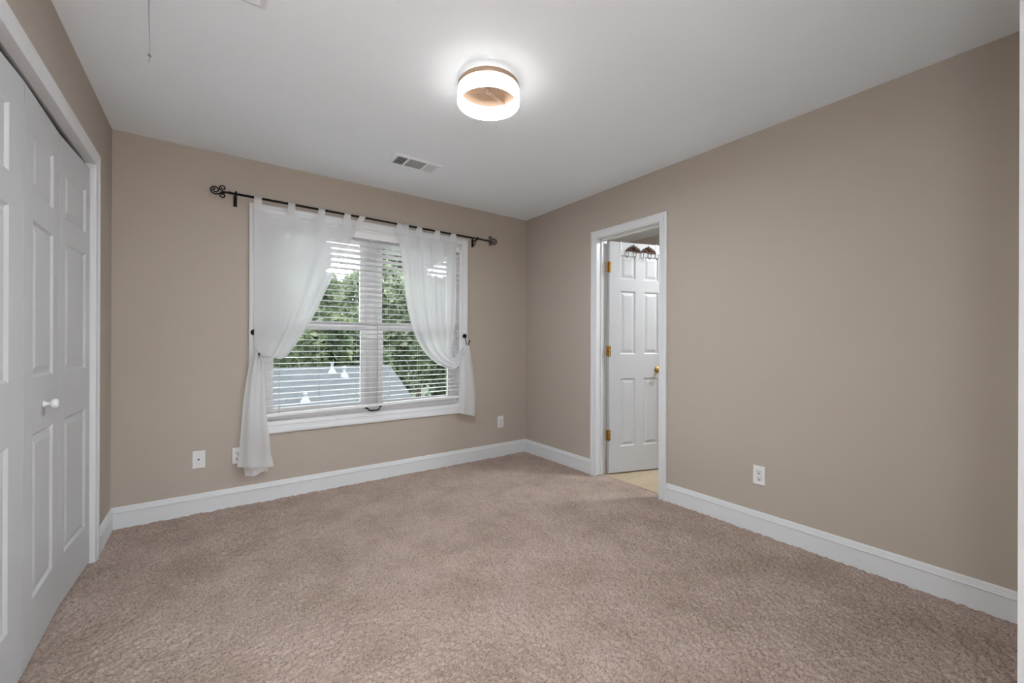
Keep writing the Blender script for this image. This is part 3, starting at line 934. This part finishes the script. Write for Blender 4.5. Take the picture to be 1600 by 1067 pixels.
# ------------------------------------------------------------------ attic hatch and its string
hat = empty('attic_hatch', (-.12, 1.18, H)); tag(hat, 'white attic hatch trim corner in the ceiling at the top edge of the photo', 'attic hatch')
b = MB(); hx0, hx1, hy0, hy1 = -.29, .266, -.68, .676
b.add(*mitre([(hx0, hy0), (hx0, hy1), (hx1, hy1), (hx1, hy0)][::-1], True, [(0, 0), (0, .007), (.004, .009), (.014, .008), (.020, .003), (.020, 0)], lambda a, c, d: (a, c, -d)))
b.build('hatch_trim', M['trim'], hat)
b = MB(); b.box((hx0 + .004, hy0 + .004, -.004), (hx1 - .004, hy1 - .004, -.0005)); b.build('hatch_panel', M['ceiling'], hat)
cord = empty('pull_cord', (-.161, 1.70, H - .004)); tag(cord, 'thin grey pull cord with a knot hanging from the ceiling hatch', 'pull cord')
b = MB(); b.tube([(0, 0, 0), (.0005, 0, -.13), (-.0005, 0, -.26), (.0015, 0, -.37), (.002, 0, -.405), (.0, 0, -.43)], [.0011, .0011, .0011, .0011, .0010, .0005], 6); b.build('string', M['string'], cord)
b = MB(); b.ball((.0005, 0, -.405), .0042, 8); b.ball((.003, 0, -.408), .0032, 8); b.build('knot', M['string'], cord)

# ------------------------------------------------------------------ wall plates (local: faces -y, centre at origin)
def plate(name, loc, rz, label, kind, cat, group=None):
    root = empty(name, loc, rz); tag(root, label, cat, group)
    b = MB()
    w, h = .035, .058
    prof = [(0, 0), (0, .003), (.0025, .006), (.006, .0065)]
    vs = []
    for ins, d in prof: vs += [(-w + ins, -d, -h + ins), (w - ins, -d, -h + ins), (w - ins, -d, h - ins), (-w + ins, -d, h - ins)]
    fs = [(r * 4 + q, r * 4 + (q + 1) % 4, r * 4 + 4 + (q + 1) % 4, r * 4 + 4 + q) for r in range(3) for q in range(4)] + [(12, 13, 14, 15)]
    b.add(vs, fs); b.build('cover_plate', M['plate'], root)
    if kind == 'duplex':
        for s in (-1, 1):
            zc = s * .0195
            b = MB(); b.lathe([(.0001, .0085), (.0155, .0085), (.0165, .0065)], (0, 0, zc), '-Y', 24)
            f = b.build('receptacle', M['plate'], root)
            b = MB()
            b.box((-.0085, -.0088, zc - .001), (-.0055, -.0080, zc + .010)); b.box((.0052, -.0088, zc), (.0082, -.0080, zc + .009)); b.lathe([(.0001, .0089), (.0034, .0089), (.0034, .008)], (0, 0, zc - .0065), '-Y', 12)
            b.build('slots', M['slot'], f)
        b = MB(); b.lathe([(.0001, .0078), (.003, .0076), (.0035, .0063)], (0, 0, 0), '-Y', 12); b.build('screw', M['cord'], root)
    else:
        b = MB(); b.lathe([(.0001, .0072), (.0055, .0072), (.0058, .0062)], (0, 0, 0), '-Y', 16); b.build('jack_hole', M['slot'], root)
        for s in (-1, 1):
            b = MB(); b.lathe([(.0001, .0075), (.003, .0072), (.0032, .0062)], (0, 0, s * .042), '-Y', 12); b.build('screw', M['cord'], root)
    return root
plate('cable_jack', (-.071, YB, .3535), 0, 'white cable jack plate low on the wall left of the curtain tail', 'jack', 'wall jack')
plate('wall_outlet', (.150, YB, .345), 0, 'white wall outlet half hidden behind the left curtain tail', 'duplex', 'outlet', 'wall outlets')
plate('wall_outlet', (2.378, YB, .3405), 0, 'small white wall outlet right of the window near the corner', 'duplex', 'outlet', 'wall outlets')
plate('wall_outlet', (XR, 1.1655, .345), rad(90) + PI, 'white wall outlet low on the long right wall', 'duplex', 'outlet', 'wall outlets')

# ------------------------------------------------------------------ unseen fill lamps added in the neighbouring rooms
hl = empty('ceiling_light', (1.15, -.78, H)); tag(hl, 'unseen white dome light added in the hallway behind the camera as fill', 'ceiling light')
b = MB(); b.lathe([(.0001, 0), (.17, 0), (.17, -.02), (.0001, -.02)], seg=40); b.build('base_plate', M['plate'], hl)
b = MB(); b.lathe([(.155, -.02), (.15, -.05), (.12, -.08), (.07, -.098), (.0001, -.105)], seg=40); b.build('added_dome_shade', M['hallfill'], hl)
bt = empty('ceiling_light', (3.75, 1.45, H)); tag(bt, 'unseen small dome light added to brighten the room beyond the open door', 'ceiling light')
b = MB(); b.lathe([(.0001, 0), (.12, 0), (.12, -.015), (.0001, -.015)], seg=32); b.build('base_plate', M['plate'], bt)
b = MB(); b.lathe([(.11, -.015), (.105, -.04), (.08, -.065), (.0001, -.08)], seg=32); b.build('added_dome_shade', M['bathfill'], bt)

# ------------------------------------------------------------------ outside
GZ = -3.0
b = MB(); b.box((-40, 3.8, GZ - .2), (60, 80, GZ))
struct('ground', b, M['lawn'], 'lawn outside below the window', 'lawn')
RY, RZ, RXE, PT = 8.0, .707, 2.823, .452
house = empty('house', (-1.5, RY, GZ)); tag(house, 'neighbouring house with a grey shingled gable roof outside the window', 'house')
T = Matrix.Translation(-house.location)
b = MB(); RX0 = -7.0
EY = 4.15; EY2 = 9.2
ez = RZ - (RY - EY) * PT; ez2 = RZ - (EY2 - RY) * PT
for ya, za in ((EY, ez), (EY2, ez2)):
    vs = [(RX0, ya, za), (RXE, ya, za), (RXE, RY, RZ), (RX0, RY, RZ)]
    b.add(vs + [(x, y, z - .05) for x, y, z in vs], [(0, 1, 2, 3), (4, 5, 6, 7), (0, 1, 5, 4), (1, 2, 6, 5), (2, 3, 7, 6), (3, 0, 4, 7)])
b.xform(T); roof = b.build('roof', M['shingle'], house)
b = MB()
gx = RXE - .25
b.add([(RX0 + .2, EY + .35, GZ), (gx, EY + .35, GZ), (gx, EY2 - .35, GZ), (RX0 + .2, EY2 - .35, GZ), (RX0 + .2, EY + .35, ez + .05), (gx, EY + .35, ez + .05), (gx, EY2 - .35, ez2 + .05), (RX0 + .2, EY2 - .35, ez2 + .05), (gx, RY, RZ - .06), (RX0 + .2, RY, RZ - .06)],
      [(0, 1, 5, 4), (2, 3, 7, 6), (1, 2, 6, 8, 5), (3, 0, 4, 9, 7)])
b.xform(T); b.build('siding_walls', M['siding'], house)
for (x, y, hh) in ((1.719, 7.80, .17), (1.889, 7.656, .17), (1.155, 6.98, .12)):
    z = RZ - (RY - y) * PT
    b = MB(); b.lathe([(.0001, hh), (.030, hh), (.034, hh - .02), (.024, hh - .03), (.024, .06), (.045, .035), (.075, -.01), (.075, -.05)], (x, y, z), 'Z', 16); b.xform(T); b.build('vent_pipe', M['pvc'], roof)

def tree_mesh(name, n, rx, rz, size, seed, mat):
    rng = random.Random(seed); b = MB()
    lobes = []
    for _ in range(16):
        a = rng.uniform(0, 2 * PI); t = rng.uniform(-1, 1)
        rr = rx * .62 * math.sqrt(max(0, 1 - t * t)) * rng.uniform(.5, 1)
        lobes.append((rr * math.cos(a), rr * math.sin(a), t * rz * .72, rng.uniform(.32, .5) * rx))
    for _ in range(n):
        lx, ly, lz, lr = rng.choice(lobes)
        d = Vector((rng.gauss(0, 1), rng.gauss(0, 1), rng.gauss(0, 1))).normalized() * lr * rng.uniform(.55, 1.05) ** .6
        c = Vector((lx, ly, lz)) + d
        s = size * rng.uniform(.6, 1.3)
        a = Vector((rng.gauss(0, 1), rng.gauss(0, 1), rng.gauss(0, 1))).normalized()
        q = a.cross(Vector((rng.gauss(0, 1), rng.gauss(0, 1), rng.gauss(0, 1)))).normalized()
        b.add([c - a * s, c + q * s * .5, c + a * s, c - q * s * .5], [(0, 1, 2, 3)])
    return b.build(name, mat, fix=False)

def tree(loc, rx, rz, hz, n, size, seed, mat, label):
    root = empty('leafy_tree', (loc[0], loc[1], GZ)); tag(root, label, 'tree', 'trees outside the window')
    f = tree_mesh('foliage', n, rx, rz, size, seed, mat); f.parent = root; f.location = (0, 0, hz)
    b = MB(); b.tube([(0, 0, 0), (.05, .03, hz * .5), (-.05, 0, hz), (0, .05, hz + rz * .5)], [.20, .15, .10, .04], 10)
    for k in range(5):
        a = k * 1.3
        b.tube([(0, 0, hz * .8 + .2 * k), (rx * .5 * math.cos(a), rx * .5 * math.sin(a), hz + rz * .25 + .1 * k)], [.07, .02], 7)
    b.build('trunk', M['bark'], root)
    return root
tree((1.0, 15.0), 1.95, 2.6, 4.4, 9000, .13, 1, M['leaf'], 'light green tree behind the roof at the left end of the window')
tree((5.0, 15.0), 1.95, 2.8, 4.4, 10000, .13, 2, M['leaf'], 'light green tree behind the vent pipes in the left window pane')
tree((9.0, 15.0), 1.95, 2.8, 4.6, 10000, .13, 3, M['leaf'], 'light green tree in the right window pane, beside the right curtain')
tree((2.7, 19.2), 2.1, 4.2, 5.6, 12000, .15, 4, M['leaf'], 'tall pale tree against the sky in the left window pane')
tree((7.3, 19.2), 2.1, 4.6, 6.6, 12000, .15, 10, M['leaf'], 'tall pale tree behind the window post')
tree((11.6, 19.2), 2.1, 4.6, 6.6, 12000, .15, 11, M['leaf'], 'tall pale tree behind the right curtain')
tree((1.2, 24.0), 2.4, 5.2, 7.0, 12000, .17, 12, M['leaf'], 'tallest pale tree far behind the left curtain')
tree((4.6, 28.8), 2.5, 5.2, 7.2, 8000, .17, 16, M['leaf'], 'tall pale tree far off, thinning out against the sky in the left window pane')
tree((12.4, 29.0), 3.2, 7.0, 9.0, 14000, .2, 17, M['leaf'], 'farthest tall tree, behind the right curtain')
tree((9.6, 24.5), 2.6, 5.8, 8.0, 13000, .17, 13, M['leaf'], 'tallest pale tree far off, in the right window pane')
tree((15.0, 24.0), 2.6, 5.8, 8.0, 12000, .17, 14, M['leaf'], 'tall pale tree far off behind the right end of the window')
tree((2.5, 11.1), 1.6, 1.8, 3.1, 9000, .10, 5, M['leafdark'], 'dark green tree just behind the roof ridge')
tree((5.8, 11.1), 1.6, 1.9, 2.9, 9000, .10, 6, M['leafdark'], 'dark green bushy tree beyond the roof corner')
tree((9.1, 11.4), 1.5, 2.2, 3.0, 9000, .10, 15, M['leafdark'], 'dark green bushy tree behind the right curtain')
tree((4.9, 7.7), 1.25, 1.6, 1.7, 10000, .085, 7, M['leaf'], 'bright green bushy tree beside the sloping roof edge')
tree((7.8, 9.2), 1.6, 2.1, 2.2, 10000, .10, 8, M['leaf'], 'bright green bushy tree low behind the right curtain tail')
tree((-.9, 11.1), 1.6, 2.2, 3.3, 7000, .11, 9, M['leafdark'], 'dark green tree hidden behind the left curtain')
